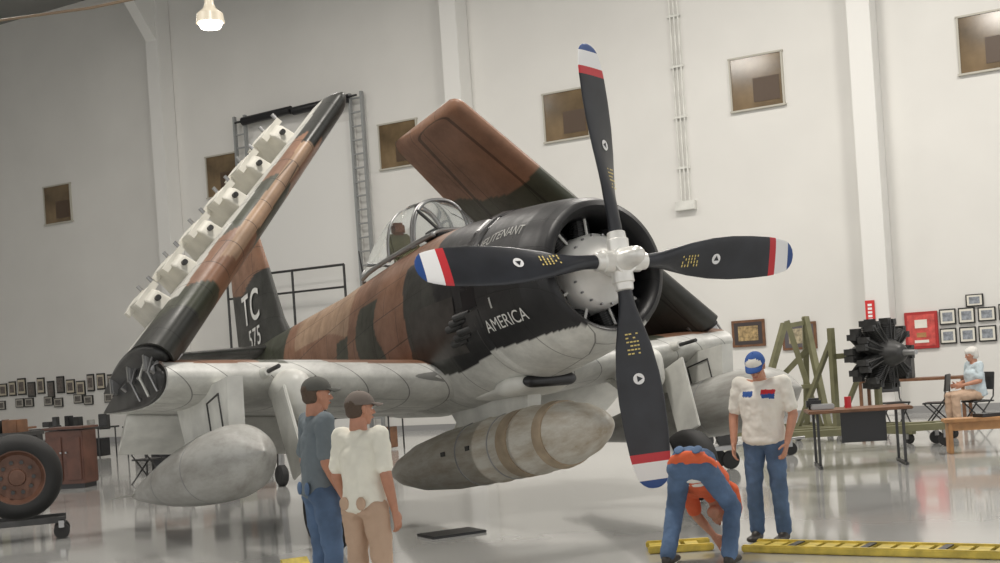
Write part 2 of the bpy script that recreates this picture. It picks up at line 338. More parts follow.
def foil(c,t,n=24,camber=.0):
    pts=[]
    for i in range(n*2):
        th=math.pi*i/n; x=.5*(1+math.cos(th)); s=1 if i<n else -1
        yt=5*t*(.2969*math.sqrt(x)-.126*x-.3516*x*x+.2843*x**3-.1015*x**4)
        pts.append((x*c,(s*yt+camber*4*x*(1-x))*c))
    return pts
FIN=[(.85,8.5,2.55,.1),(1.3,8.85,2.25,.1),(2.2,9.25,1.85,.09),(2.9,9.6,1.45,.08),(3.15,9.85,1.1,.07),(3.2,10.1,.7,.05)]
rg=[]
for i in range(90):
    z=.85+(3.2-.85)*i/89; yl,c,t=interp(FIN,z); rg.append([Vector((q,yl+p,z)) for p,q in foil(c,t)])
fin=loft('vertical_fin',rg,M['paint'],AIR); paint(fin,lambda v: BROWN if v.z+wav(v)*.5>2.1 else DK)
for sx in (-1,1):
    rg=[]
    for i in range(20):
        s=i/19; yl=lerp(9.15,9.5,s); c=lerp(1.5,.85,s)*(1 if s<.9 else lerp(1,.75,(s-.9)/.1)); rg.append([Vector((sx*(.05+s*2.0),yl+p,.9+q)) for p,q in foil(c,.1)])
    st=loft('stabilizer',rg,M['paint'],AIR); paint(st,lambda v: DK)

for sx in (-1,1):
    rg=[]
    for i in range(120):
        s=i/119; x=lerp(.4,3.5,s); yl=lerp(2.6,2.78,s); c=lerp(3.3,2.75,s); z=lerp(-.62,-.38,s)
        rg.append([Vector((sx*x,yl+p,z+q)) for p,q in foil(c,.165,60,.015)])
    w=loft('wing_center_panel',rg,M['paint'],AIR); autosmooth(w,50)
    def wc(v,sx=sx):
        x=abs(v.x); s=(x-.4)/3.1; zc=lerp(-.62,-.38,s)
        if v.z<zc+.03 : return WHT
        if v.y<lerp(2.6,2.78,s)+.16+.1*wav(v,2): return (.66,.66,.63)
        q=x+wav(v,1.3)*1.2
        return BROWN if q<1.6 else (.5,.5,.48) if q<2.2 else GREEN if q<2.6 else BROWN
    paint(w,wc)
    yl,c,z=2.78,2.75,-.38
    rg=[[Vector((sx*(3.5+dx),yl+.06+p*.95,z+q*k)) for p,q in foil(c,.165,24,.015)] for dx,k in ((0,.92),(.05,.85))]
    loft('fold_rib',rg,M['dmetal'],AIR)
    for y in (3.2,3.9,4.7): box('fold_hinge',(.24,.09,.2),(sx*3.5,y,z+.2),M['steel'],AIR,bev=.02)
    cyl('fold_actuator',(sx*3.3,3.5,-.35),(sx*3.45,3.5,.15),.045,M['steel'],AIR)
    for j in range(3): tube('hydraulic_line',[(sx*3.56,3.0+.35*j,-.5),(sx*3.62,3.05+.35*j,-.3),(sx*3.5,3.1+.35*j,-.02)],.014,M['gwhite'] if j==1 else M['steel'],AIR)
    rg=[[Vector((sx*x,yy+p*math.cos(rad(30))+q*.5,zz-p*math.sin(rad(30))+q)) for p,q in foil(.75,.12,12)] for x,yy,zz in ((.95,5.1,-.68),(3.4,4.95,-.48))]
    loft('flap',rg,M['gwhite'],AIR)
    cyl('cannon_barrel',(sx*2.55,2.3,-.43),(sx*2.55,3.0,-.43),.022,M['dmetal'],AIR); cyl('cannon_fairing',(sx*2.55,2.6,-.43),(sx*2.55,3.0,-.43),.045,M['gwhite'],AIR,r2=.09)
def outer(sx,th,L,name,fx=3.5,fz=-.12,ysw=.3):
    th=rad(th); e=Vector((-sx*math.cos(th),0,math.sin(th))); up=Vector((-sx*math.sin(th),0,-math.cos(th)))
    O=Vector((sx*fx,0,fz)); rg=[]; N=150
    for i in range(N):
        s=i/(N-1); t=s*L
        yl=lerp(2.78,2.78+ysw,s); c=lerp(2.7,1.8,s); k=1
        if s>.965: q=(s-.965)/.035; k=math.sqrt(max(0.02,1-q*q*.97))
        tt=lerp(.17,.155,s)
        cc=c*lerp(.8,1,k); yl2=yl+(c-cc)*.4
        rg.append([O+e*t+Vector((0,yl2+p,0))+up*(q_*k) for p,q_ in foil(cc,tt,60,.012)])
    w=loft(name,rg,M['paint'],AIR); autosmooth(w,50)
    def cf(v):
        r=v-O; s=r.dot(e)+wav(v,1.2)*.55; n=r.dot(up); le=2.78+ysw*s/L
        if n<-.01 and v.y>le+(.3 if s>.7 else .7)+.2*wav(v,2): return (.58,.57,.53)
        if sx>0:
            if v.y>5.6-.3*s/L: return (.3,.2,.13)
            s2=s-(v.y-3.4)*.12
            return DK if s<1.15 else BROWN if s<1.9 else GREEN if s2<2.85 else BROWN
        s+=(v.y-3)*.35
        if v.y<le+.05 and s>1.2: return tuple(x*1.1 for x in TAN) if s<2.9 else DK
        return DK if s<.5 else GREEN if s<.9 else BROWN if s<1.7 else GREEN if s<2.35 else BROWN if s<3.1 else DK
    paint(w,cf)
    rg=[[O+e*t+Vector((0,2.84+p*.95,0))+up*(q_*k) for p,q_ in foil(2.7,.155,24)] for t,k in ((0,.95),(-.06,.8))]
    loft('panel_root_rib',rg,M['dmetal'],AIR)
    for y in (3.1,3.6,4.3):
        p=O+Vector((0,y,0)); bar('hinge_lug',p-e*.18+up*.1,p+e*.15+up*.12,.08,.16,M['steel'],AIR)
    for k in range(6):
        t=.6+k*.5; s=t/L; c=lerp(2.7,1.8,s); yl=lerp(2.78,2.78+ysw,s); lo=-.5*c*.15
        base=O+e*t+up*lo
        prof=[(yl+.6,-.02),(yl+.66,.2),(yl+.8,.3),(yl+1.35,.3),(yl+1.5,0)]
        vs=[base+e*dx+Vector((0,y,0))-up*(h-.06) for dx in (-.085,.085) for y,h in prof]; n=len(prof)
        fs=[tuple(range(n)),tuple(range(n,2*n))]+[(i,(i+1)%n,(i+1)%n+n,i+n) for i in range(n)]
        o=meshobj('weapon_pylon',vs,fs,M['cream_metal'],AIR,False)
        bv=o.modifiers.new('b','BEVEL'); bv.width=.018; bv.segments=2
        for yy in (.78,1.22):
            q=base+Vector((0,yl+yy,0))
            bar('sway_brace',q-up*.2-e*.16,q-up*.2+e*.16,.09,.07,M['cream_metal'],AIR)
            cyl('brace_pad',q-up*.18+e*.15,q-up*.3+e*.17,.022,M['steel'],AIR,8)
        q=base+Vector((0,yl+.615,0)); cyl('pylon_socket',q-up*.1-Vector((0,.02,0)),q-up*.1+Vector((0,.05,0)),.03,M['dmetal'],AIR,10)
outer(-1,50,3.72,'wing_outer_panel_starboard')
outer(1,44.5,4.15,'wing_outer_panel_port',fx=3.3,ysw=.5)

def tank(name,x,z,y0,L,R,m):
    prof=[(0,.0),(.02,.05),(.06,.13),(.12,.24),(.2,.4),(.3,.58),(.42,.76),(.6,.92),(.85,.99),(1.2,1.0),(1.7,.97),(2.2,.90),(2.8,.77),(3.4,.60),(4.0,.40),(4.5,.2),(4.75,.08),(4.8,.0)]
    pr=[(d*L/4.8,r*R) for d,r in prof]
    lathe(name,pr,m,AIR,48,(x,y0,z),(0,1,0),ang=80)
    for yy in (1.5,3.0):
        rr=interp(pr,yy)[0]; lathe('tank_seam',[(-.012,rr-.01),(-.012,rr+.004),(.012,rr+.003),(.012,rr-.01)],M['dgrey'],AIR,48,(x,y0+yy,z),(0,1,0))
    for a in (0,180):
        d=Vector((math.cos(rad(a)),0,math.sin(rad(a)))); bb=Vector((x,y0+L*.86,z))
        meshobj('tank_fin',[bb+d*.05,bb+Vector((0,L*.14,0)),bb+Vector((0,L*.17,0))+d*.26,bb+Vector((0,L*.08,0))+d*.26],[(0,1,2,3)],m,AIR,False)
tank('drop_tank_starboard',-3.12,-1.32,1.35,4.9,.35,M['lgrey'])
tank('drop_tank_port',2.95,-1.2,1.1,4.7,.36,M['lgrey'])
pts=[(0,0),(.02,.05),(.08,.11),(.2,.175),(.4,.25),(.7,.31),(1.0,.34),(1.3,.35),(1.31,.36),(1.36,.36),(1.37,.35),(2.1,.355),(2.11,.365),(2.17,.365),(2.18,.355),(3.2,.345),(4.0,.29),(4.6,.18),(4.95,.06),(5.0,0)]
lathe('centerline_tank',pts,M['tankw'],AIR,48,(0,.55,-1.43),(0,1,0),ang=60)
lathe('tank_strap',[(0,.34),(.0,.359),(.22,.361),(.22,.34)],M['dirt'],AIR,48,(0,1.95,-1.43),(0,1,0))
lathe('tank_strap',[(0,.30),(.0,.33),(.14,.347),(.14,.30)],M['dirt'],AIR,48,(0,1.3,-1.43),(0,1,0))
for yy in (2.35,3.1): lathe('tank_seam',[(0,.34),(0,.36),(.02,.36),(.02,.34)],M['dgrey'],AIR,48,(0,yy,-1.43),(0,1,0))
for k in (1,4): box('filler_cap',(.02,.08,.05),(-.355,2.6+.2*k,-1.38),M['dmetal'],AIR)
def pylon(x,zt,zb,y0,y1,name):
    P=[(y0,zb),(y0-.1,zt),(y1+.25,zt),(y1,zb)]; n=4
    vs=[Vector((x+dx,y,z)) for dx in (-.08,.08) for y,z in P]
    fs=[tuple(range(n)),tuple(range(n,2*n))]+[(i,(i+1)%n,(i+1)%n+n,i+n) for i in range(n)]
    return meshobj(name,vs,fs,M['gwhite'],AIR,False)
for sx in (-1,1):
    pylon(sx*3.0,-.5,-1.05,2.4,3.9,'inboard_pylon')
    tube('pylon_seam',[(sx*3.0-.083,y,z) for y,z in ((2.6,-.62),(2.55,-1.0),(2.95,-1.02),(3.0,-.66))],.012,M['dmetal'],AIR,cyclic=True)
pylon(0,-.85,-1.15,1.9,3.4,'centerline_pylon')

# ---- blobs
def frame(fwd,up):
    f=Vector(fwd).normalized(); u=Vector(up); u=(u-f*u.dot(f)).normalized(); r=f.cross(u); return Matrix((r,f,u)).transposed()
_ico=None
def ball_pts(c,r,R=None):
    global _ico
    if _ico is None:
        bm=bmesh.new(); bmesh.ops.create_icosphere(bm,subdivisions=3,radius=1); _ico=[v.co.copy() for v in bm.verts]; bm.free()
    if not hasattr(r,'__len__'): r=(r,r,r)
    R=R or Matrix.Identity(3); c=Vector(c)
    return [c+R@Vector((p.x*r[0],p.y*r[1],p.z*r[2])) for p in _ico]
def blob(name,hulls,vox,m,parent,smooth=3,disp=0,dscale=.15):
    bm=bmesh.new()
    for h in hulls:
        pts=[p for b in h for p in ball_pts(*b)]
        vs=[bm.verts.new(p) for p in pts]
        g=bmesh.ops.convex_hull(bm,input=vs)
        bad=[x for x in g['geom_interior'] if isinstance(x,bmesh.types.BMVert)]
        bmesh.ops.delete(bm,geom=bad,context='VERTS')
    me=D.meshes.new(name); bm.to_mesh(me); bm.free(); o=D.objects.new(name,me); link(o,parent)
    r=o.modifiers.new('r','REMESH'); r.mode='VOXEL'; r.voxel_size=vox; r.use_smooth_shade=True
    s=o.modifiers.new('s','SMOOTH'); s.iterations=smooth; s.factor=.5
    if disp:
        tx=D.textures.new(name,'CLOUDS'); tx.noise_scale=dscale; d=o.modifiers.new('d','DISPLACE'); d.texture=tx; d.strength=disp; d.mid_level=.5
    bake(o); o.data.materials.clear(); o.data.materials.append(m)
    for p in o.data.polygons: p.use_smooth=True
    return o
blob('scoop_mouth',[(((-.2,1.5,-.86),(.12,.05,.07)),((.2,1.5,-.86),(.12,.05,.07)))],.012,M['black'],AIR,2)
blob('belly_scoop',[(((-.2,1.85,-.85),(.17,.33,.11)),((.2,1.85,-.85),(.17,.33,.11))),(((0,2.6,-.84),(.3,.3,.07)),((0,1.9,-.85),(.3,.2,.11)))],.02,M['gwhite'],AIR,3)
for sx in (-1,1):
    for i in range(6):
        y=1.68+.1*(i%3); z=-.12-.15*(i//3)-.04*(i%3)
        x=sx*(fus_x(y,z)+.02); cyl('exhaust_stub',(x-sx*.05,y-.08,z),(x+sx*.03,y+.12,z-.02),.04,M['dmetal'],AIR,10)
    N=12; g=[]
    for i in range(N+1):
        for j in range(7):
            y=lerp(1.85,2.95,i/N); z=lerp(-.48,.1,j/6)+.05*i/N; g.append(Vector((sx*(fus_x(y,z)+.008),y,z)))
    fs=[(i*7+j,i*7+j+1,(i+1)*7+j+1,(i+1)*7+j) for i in range(N) for j in range(6)]
    meshobj('exhaust_heat_plate',g,fs,mat('heat_plate',(.05,.045,.042),.4,.3,var=.4,vscale=5),AIR)
for sx in (-1,1):
    x=-2.3 if sx<0 else 2.05; wy=2.1; zg=-((2.55-.405)-.1392*wy)/.9903
    wc_=Vector((x,wy,zg))
    lathe('tire',[(-.1,.2),(-.125,.26),(-.125,.33),(-.09,.39),(-.04,.405),(.04,.405),(.09,.39),(.125,.33),(.125,.26),(.1,.2)],M['rubber'],AIR,40,wc_,(1,0,0),ang=50,cap=False)
    lathe('wheel_rim',[(-.115,.0),(-.12,.06),(-.07,.09),(-.06,.18),(-.115,.21),(.115,.21),(.06,.18),(.07,.09),(.12,.0)],M['gwhite'],AIR,32,wc_,(1,0,0))
    for k in range(8):
        a=2*math.pi*k/8
        for o_ in (-.085,.085): lathe('rim_bolt',[(-.02,.018),(.02,.018)],M['dmetal'],AIR,6,wc_+Vector((o_,.13*math.cos(a),.13*math.sin(a))),(1,0,0))
    ox=x-sx*.2
    cyl('axle',wc_-Vector((sx*.24,0,0)),wc_,.05,M['steel'],AIR)
    cyl('oleo_piston',(ox,wy,zg-.05),(ox+sx*.02,2.45,-1.2),.055,M['chrome'],AIR)
    cyl('oleo_strut',(ox+sx*.015,2.35,-1.3),(ox+sx*.04,2.8,-.5),.09,M['gwhite'],AIR)
    tube('torque_link',[(ox,wy+.05,zg+.08),(ox,wy+.32,zg+.3),(ox+sx*.01,2.45,-1.32)],.028,M['gwhite'],AIR)
    cyl('drag_brace',(ox,2.4,-1.2),(ox,3.4,-.55),.04,M['gwhite'],AIR)
    box('gear_door',(.03,.42,.85),(x+sx*.2,2.35,-1.08),M['gwhite'],AIR,(rad(-14),rad(sx*4),0),.01)
    blob('gear_fairing',[(((x,2.75,-.6),(.2,.35,.2)),((x,2.6,-.8),(.15,.2,.15)))],.025,M['gwhite'],AIR,3)
    tube('brake_hose',[(ox-sx*.07,2.75,-.6),(ox-sx*.12,2.4,-1.2),(ox-sx*.08,2.2,-1.6),(ox-sx*.02,wy,zg)],.012,M['rubber'],AIR)
lathe('tail_wheel',[(-.06,.0),(-.07,.13),(-.04,.17),(.04,.17),(.07,.13),(.06,.0)],M['rubber'],AIR,24,(0,9.7,-((2.55-.17)-.1392*9.7)/.9903),(1,0,0))
cyl('tail_strut',(0,9.7,-1.0),(0,9.3,.5),.05,M['steel'],AIR)
def text_mesh(txt,size,fn,m,name,sp=1.0,off=0):
    cu=D.curves.new(name,'FONT'); cu.body=txt; cu.size=size; cu.align_x='CENTER'; cu.align_y='CENTER'; cu.space_character=sp; cu.offset=off
    o=D.objects.new(name,cu); COL.objects.link(o)
    dg=bpy.context.evaluated_depsgraph_get(); dg.update(); me=D.meshes.new_from_object(o.evaluated_get(dg)); D.objects.remove(o)
    bm=bmesh.new(); bm.from_mesh(me); bmesh.ops.triangulate(bm,faces=bm.faces[:])
    bmesh.ops.subdivide_edges(bm,edges=[e for e in bm.edges if e.calc_length()>.04],cuts=2)
    for v in bm.verts: v.co=fn(v.co.x,v.co.y)
    bm.to_mesh(me); bm.free(); me.materials.clear(); me.materials.append(m); return link(D.objects.new(name,me),AIR)
def side(y0,z0,arc=0):
    return lambda tx,ty:(lambda y,z: Vector((-(fus_x(y,z)+.008),y,z)))(y0-tx,z0+ty-arc*tx*tx)
letm=mat('lettering_white',(.75,.75,.72),.5)
text_mesh('AMERICA',.17,side(.98,-.33),letm,'lettering_america')
text_mesh('LIEUTENANT',.13,side(1.0,.52,.35),mat('lettering_dim',(.35,.35,.33),.5),'lettering_lieutenant')
text_mesh('1',.13,side(1.1,-.13),mat('lettering_small',(.45,.45,.43),.5),'lettering_number',off=.008)
def finmap(y0,z0):
    def f(tx,ty):
        y=y0-tx; z=z0+ty; yl,c,t=interp(FIN,z); x=max(.01,min(.99,(y-yl)/c)); yt=5*t*(.2969*math.sqrt(x)-.126*x-.3516*x*x+.2843*x**3-.1015*x**4)*c
        return Vector((-(yt+.015),y,z))
    return f
text_mesh('TC',.7,finmap(10.0,1.66),letm,'lettering_tc',sp=1.1,off=.008); text_mesh('575',.42,finmap(9.9,1.17),letm,'lettering_575',sp=1.1,off=.004)

# ---------------------------------------------------------------- people
def hand(name,wrist,d,palmn,thumb_side,m,parent,curl=.35,k=1.0):
    d=Vector(d).normalized(); n=Vector(palmn); n=(n-d*n.dot(d)).normalized(); s=Vector(thumb_side); s=(s-d*s.dot(d)-n*s.dot(n)).normalized(); w=Vector(wrist)
    R=Matrix((s,n,d)).transposed(); H=[]
    H.append(((w,(.028*k,.02*k,.02*k),R),(w+d*.045*k,(.038*k,.015*k,.03*k),R)))
    H.append(((w+d*.045*k,(.038*k,.015*k,.03*k),R),(w+d*.085*k,(.041*k,.013*k,.014*k),R)))
    for i,(off,ln) in enumerate(((.031,.072),(.0105,.08),(-.0105,.075),(-.031,.058))):
        p=w+s*off*k+d*.085*k; a=curl*.5; prev=(p,.0092*k)
        for j,sg in enumerate((.45,.3,.25)):
            dd=d*math.cos(a)+n*math.sin(a); q=prev[0]+dd*ln*sg*k+s*off*.06; cur=(q,(.0088-.0009*(j+1))*k); H.append(((prev[0],prev[1]),(cur[0],cur[1]))); prev=cur; a+=curl
    p=w+s*.026*k+d*.025*k; prev=(p,.014*k); a=rad(48)
    for j,(ln,r) in enumerate(((.038,.0115),(.028,.0098),(.022,.008))):
        dd=(d*math.cos(a)+s*math.sin(a)+n*.35).normalized(); q=prev[0]+dd*ln*k; H.append(((prev[0],prev[1]),(q,r*k))); prev=(q,r*k); a-=rad(14)
    return blob(name,H,.0042,m,parent,1)
def head(parent,c,fwd,up,hair,cap=None,hairlen='short',panel=None,glasses=False):
    R=frame(fwd,up); c=Vector(c); X=lambda x,y,z: c+R@Vector((x,y,z)); sk=M['skin']
    H=[((X(0,-.01,.03),(.074,.094,.085),R),(X(0,.005,0),(.068,.085,.08),R)),
       ((X(0,.01,0),(.066,.078,.06),R),(X(0,.035,-.07),(.042,.045,.035),R)),
       ((X(0,.04,-.075),(.03,.035,.025),R),(X(0,.062,-.088),(.016,.016,.016),R)),
       ((X(0,.088,.015),(.008,.008,.008),R),(X(0,.108,-.022),(.012,.012,.010),R)),
       ((X(-.012,.094,-.027),.008),(X(.012,.094,-.027),.008)),
       ((X(-.03,.082,.03),(.018,.009,.006),R),(X(.03,.082,.03),(.018,.009,.006),R)),
       ((X(-.018,.086,-.05),(.006,.007,.004),R),(X(.018,.086,-.05),(.006,.007,.004),R)),
       ((X(-.016,.084,-.058),(.006,.007,.005),R),(X(.016,.084,-.058),(.006,.007,.005),R)),
       ((X(-.042,.07,-.012),(.016,.012,.012),R),(X(-.03,.072,-.02),(.012,.012,.012),R)),((X(.042,.07,-.012),(.016,.012,.012),R),(X(.03,.072,-.02),(.012,.012,.012),R))]
    for sx in (-1,1): H.append(((X(sx*.076,-.005,.018),(.008,.018,.014),R),(X(sx*.072,.002,-.022),(.006,.01,.01),R)))
    H.append(((X(0,-.02,-.04),(.052,.055,.04),R),(X(0,-.03,-.13),(.054,.054,.03),R)))
    blob('head',H,.0055,sk,parent,2)
    for sx in (-1,1):
        blob('eye',[((X(sx*.031,.078,.008),(.013,.009,.007),R),)*2],.002,M['eye'],parent,0)
        blob('iris',[((X(sx*.031,.0862,.008),(.005,.002,.005),R),)*2],.0012,M['iris'],parent,0)
        blob('eyebrow',[((X(sx*.018,.092,.028),.004),(X(sx*.045,.083,.028),.0035))],.002,hair,parent,0)
        if glasses:
            tube('glasses_rim',[X(sx*.031+.02*math.cos(a),.1,.006+.015*math.sin(a)) for a in [2*math.pi*i/14 for i in range(14)]],.002,M['black'],parent,cyclic=True)
            tube('glasses_arm',[X(sx*.051,.098,.01),X(sx*.078,.06,.012),X(sx*.08,-.005,.01)],.002,M['black'],parent)
    blob('lips',[((X(-.02,.091,-.0535),(.004,.003,.005),R),(X(.02,.091,-.0535),(.004,.003,.005),R)),((X(0,.093,-.054),(.008,.004,.007),R),)*2],.002,M['lip'],parent,0)
    hh=[((X(0,-.03,.04),(.079,.084,.07),R),(X(0,-.045,-.02),(.071,.058,.045),R))]
    if cap is None: hh.append(((X(0,-.01,.055),(.08,.1,.075),R),(X(0,.0,.06),(.075,.1,.07),R)))
    if hairlen=='puffy': hh.append(((X(0,-.03,.05),(.1,.1,.09),R),(X(0,-.05,-.03),(.09,.075,.06),R)))
    blob('hair',hh,.007,hair,parent,2,.008,.05)
    if cap:
        cap,bill=cap; rings=[]
        for i in range(10):
            a=math.pi/2*i/9; r=math.cos(a); z=math.sin(a)
            rings.append([X(.088*r*math.cos(t),-.004+.108*r*math.sin(t),.035+.1*z**.9) for t in [2*math.pi*j/32 for j in range(32)]])
        o=loft('cap_crown',rings,cap,parent)
        if panel:
            o.data.materials.append(panel)
            for p in o.data.polygons:
                l=R.transposed()@(p.center-c)
                if l.y>.055 and l.z<.115: p.material_index=1
        vs=[];n=13
        for k,zz in enumerate((.0,.006)):
            for i in range(n):
                t=math.pi*(.14+.72*i/(n-1)); vs.append(X(.088*math.cos(t),-.004+.106*math.sin(t),.045+zz))
            for i in range(n):
                t=math.pi*(.14+.72*i/(n-1)); vs.append(X(.08*math.cos(t),.02+.155*math.sin(t)**.8,.036+zz-.02*math.cos(t)**2))
        fs=[(i,i+1,n+i+1,n+i) for i in range(n-1)]+[(2*n+i,3*n+i,3*n+i+1,2*n+i+1) for i in range(n-1)]+[(n+i,n+i+1,3*n+i+1,3*n+i) for i in range(n-1)]
        meshobj('cap_bill',vs,fs,bill,parent)
        blob('cap_button',[((X(0,-.004,.137),(.008,.008,.004),R),)*2],.002,cap,parent,0)
def person(name,loc,yaw,J,shirt,pants,hair,cap=None,k=1.0,hairlen='short',sleeve=.75,hands=None,band=None,w=1.0,panel=None,prints=None,glasses=False,seams=False):
    P=empty(name,loc,(0,0,rad(yaw))); P.scale=(k,k,k)
    V=lambda a:Vector(J[a])
    pel,che,nek=V('pelvis'),V('chest'),V('neck')
    up=(che-pel).normalized(); fw=Vector(J.get('fwd',(0,1,0)))
    f2=(fw-up*fw.dot(up)).normalized(); r2=f2.cross(up); T=Matrix((r2,f2,up)).transposed()
    wai=pel.lerp(che,.45)
    pf=Vector(J.get('pfwd',fw)); pu=Vector(J.get('pup',up)); pu=pu.normalized(); pf=(pf-pu*pf.dot(pu)).normalized(); PT=Matrix((pf.cross(pu),pf,pu)).transposed()
    S=[];B=[];Q=[]
    B+= [((pel,(.15*w,.1*w,.1),PT),(wai,(.14*w,.1*w,.1),T)),((wai,(.14*w,.1*w,.1),T),(che,(.16*w,.11*w,.13),T)),((che+up*.06,(.1*w,.07,.08),T),(nek,.052)),((nek,.052),(V('head')-up*.05,.05))]
    S+= [((che,(.178*w,.122*w,.13),T),(wai,(.162*w,.122*w,.1),T)),((wai,(.162*w,.122*w,.1),T),(pel+up*.02,(.17*w,.127*w,.08),PT)),((pel+up*.02,(.17*w,.127*w,.07),PT),(pel-pu*.03,(.175*w,.132*w,.06),PT)),((che+up*.09,(.12*w,.08,.07),T),(nek-up*.02,(.062,.062,.02),T))]
    for sd in ('l','r'):
        sh,el,wr=V(sd+'sh'),V(sd+'el'),V(sd+'wr')
        B+= [((che+up*.09,.07),(sh,.056)),((sh,.056),(el,.042)),((el,.043),(el.lerp(wr,.35),.04)),((el.lerp(wr,.35),.04),(wr,.027))]
        S+= [((che+up*.07,(.1,.1,.08),T),(sh,.068)),((sh,.069),(sh.lerp(el,sleeve),.063))]
        hp,kn,an=V(sd+'hip'),V(sd+'kn'),V(sd+'an')
        Q+= [((pel,(.155*w,.112*w,.09),PT),(hp-pu*.02,(.092*w,.108,.09),PT)),((hp,.098),(kn,.072)),((kn,.072),(kn.lerp(an,.4),.07)),((kn.lerp(an,.4),.069),(an+(kn-an).normalized()*.01,.064))]
        B+= [((hp,.08),(kn,.055)),((kn,.055),(an,.04))]
        toe=Vector(J.get(sd+'toe',an+Vector((0,.17,-.05)))); heel=an+Vector((0,0,-.045))-(toe-an).normalized()*.03; heel.z=an.z-.045
        blob('shoe_'+sd,[((heel,(.04,.045,.04)),(toe,(.046,.05,.028))),((an,.045),(heel,.04)),((an,.045),(heel.lerp(toe,.5),(.042,.04,.035)))],.008,M['shoe'],P,2)
        d=(wr-el).normalized(); hd=(hands or {}).get(sd,{})
        side_=1 if sd=='r' else -1
        hand('hand_'+sd,wr+d*.01,hd.get('d',d),hd.get('n',-side_*T.col[0]),hd.get('s',T.col[1]),M['skin'],P,hd.get('curl',.38))
    Q.append(((pel+pu*.06,(.155*w,.11*w,.05),PT),(pel,(.162*w,.12*w,.09),PT)))
    S.append(((nek-up*.035,(.07,.07,.012),T),(nek-up*.02,(.064,.066,.01),T)))
    blob('body_skin',B,.011,M['skin'],P,3)
    so=blob('shirt',S,.010,shirt,P,3,.026,.09); blob('trousers',Q,.010,pants,P,3,.026,.08)
    if prints:
        for m_ in prints: so.data.materials.append(m_)
        for p in so.data.polygons:
            c=p.center
            if c.y>.06 and -.15<c.x<-.04 and 1.25<c.z<1.33: p.material_index=1 if c.z>1.29 else 2
            if c.y>.06 and .04<c.x<.14 and 1.27<c.z<1.32: p.material_index=2
    if seams:
        for sg in (-1,1): blob('back_pocket',[((pel-pf*(.125*w)+pu*.0+PT.col[0]*.075*sg,(.045,.012,.05),PT),)*2],.008,pants,P,1)
    if band:
        for q in (.12,.3): blob('shirt_band',[((pel+(che-pel)*q*1.2,(.185,.142,.015),T),(pel+(che-pel)*(q*1.2+.1),(.185,.142,.015),T))],.01,band,P,1)
    head(P,V('head'),J['look'],J.get('hup',(0,0,1)),hair,cap,hairlen,panel,glasses)
    return P
STAND=dict(pelvis=(0,0,.92),chest=(0,.01,1.24),neck=(0,0,1.43),head=(0,.02,1.56),look=(0,1,0),
 lsh=(-.17,0,1.385),lel=(-.215,-.02,1.10),lwr=(-.215,.09,.86),rsh=(.17,0,1.385),rel=(.215,-.02,1.10),rwr=(.215,.09,.86),
 lhip=(-.09,0,.88),lkn=(-.11,.03,.48),lan=(-.12,-.01,.085),rhip=(.09,0,.88),rkn=(.11,.03,.48),ran=(.12,-.01,.085))
def J(**kw):
    d=dict(STAND); d.update(kw); return d
person('man_in_blue_shirt',(-1.3,9.0,0),-62,J(look=(.05,1,-.03)),M['bluegrey'],M['jeans'],M['hairb'],(M['capd'],M['capd']),k=.995,w=.98,seams=True)
person('man_in_cream_shirt',(-.935,8.4,0),-34,J(look=(.4,.9,-.03),rel=(.225,-.02,1.11),rwr=(.225,.05,.86)),M['cream'],M['khaki'],M['hairb'],(M['capt'],M['capt']),k=.93,w=1.0,seams=True)
person('man_in_white_shirt',(2.24,11.25,0),150,J(head=(0,.10,1.53),neck=(0,.03,1.42),look=(-.1,.85,-.5),hup=(0,.5,.85),lsh=(-.195,0,1.385),rsh=(.195,0,1.385),lel=(-.27,.0,1.1),lwr=(-.24,.12,.87),rel=(.27,.0,1.1),rwr=(.24,.12,.87)),M['wshirt'],M['jeans'],M['hairw'],(M['capb'],M['capb']),k=.99,w=1.14,panel=M['wshirt'],prints=[M['red'],M['capb']],glasses=True)
BEND=dict(pelvis=(0,0,.80),chest=(.0,.26,.64),neck=(0,.42,.49),head=(.02,.50,.36),look=(0,.2,-1),hup=(0,.9,-.3),fwd=(0,-.3,-1),pfwd=(0,.6,-.8),pup=(0,.7,.5),
 lsh=(-.18,.36,.54),lel=(-.17,.48,.33),lwr=(-.06,.55,.16),rsh=(.18,.36,.54),rel=(.17,.48,.33),rwr=(.08,.55,.16),
 lhip=(-.1,0,.76),lkn=(-.22,.14,.43),lan=(-.24,-.05,.085),rhip=(.1,0,.76),rkn=(.24,.2,.43),ran=(.26,-.02,.085))
person('bending_worker',(1.46,10.25,0),-28,BEND,M['orange'],M['jeans'],M['hairw'],None,k=1.0,w=1.15,hands={'l':{'n':(0,-1,0),'s':(1,0,0)},'r':{'n':(0,-1,0),'s':(-1,0,0)}},band=M['wshirt'],seams=True)
SIT=J(pelvis=(0,0,.53),chest=(0,.03,.85),neck=(0,.03,1.04),head=(0,.06,1.17),look=(0,1,-.15),
 lsh=(-.17,.02,1.0),lel=(-.2,.05,.73),lwr=(-.12,.3,.68),rsh=(.17,.02,1.0),rel=(.2,.05,.73),rwr=(.12,.3,.68),
 lhip=(-.09,.05,.51),lkn=(-.12,.46,.50),lan=(-.11,.44,.085),rhip=(.09,.05,.51),rkn=(.12,.46,.50),ran=(.11,.44,.085))
person('seated_woman',(8.6,23.6,0),100,SIT,M['pattern'],M['khaki'],M['hairw'],None,hairlen='puffy',w=1.2,k=1.08)
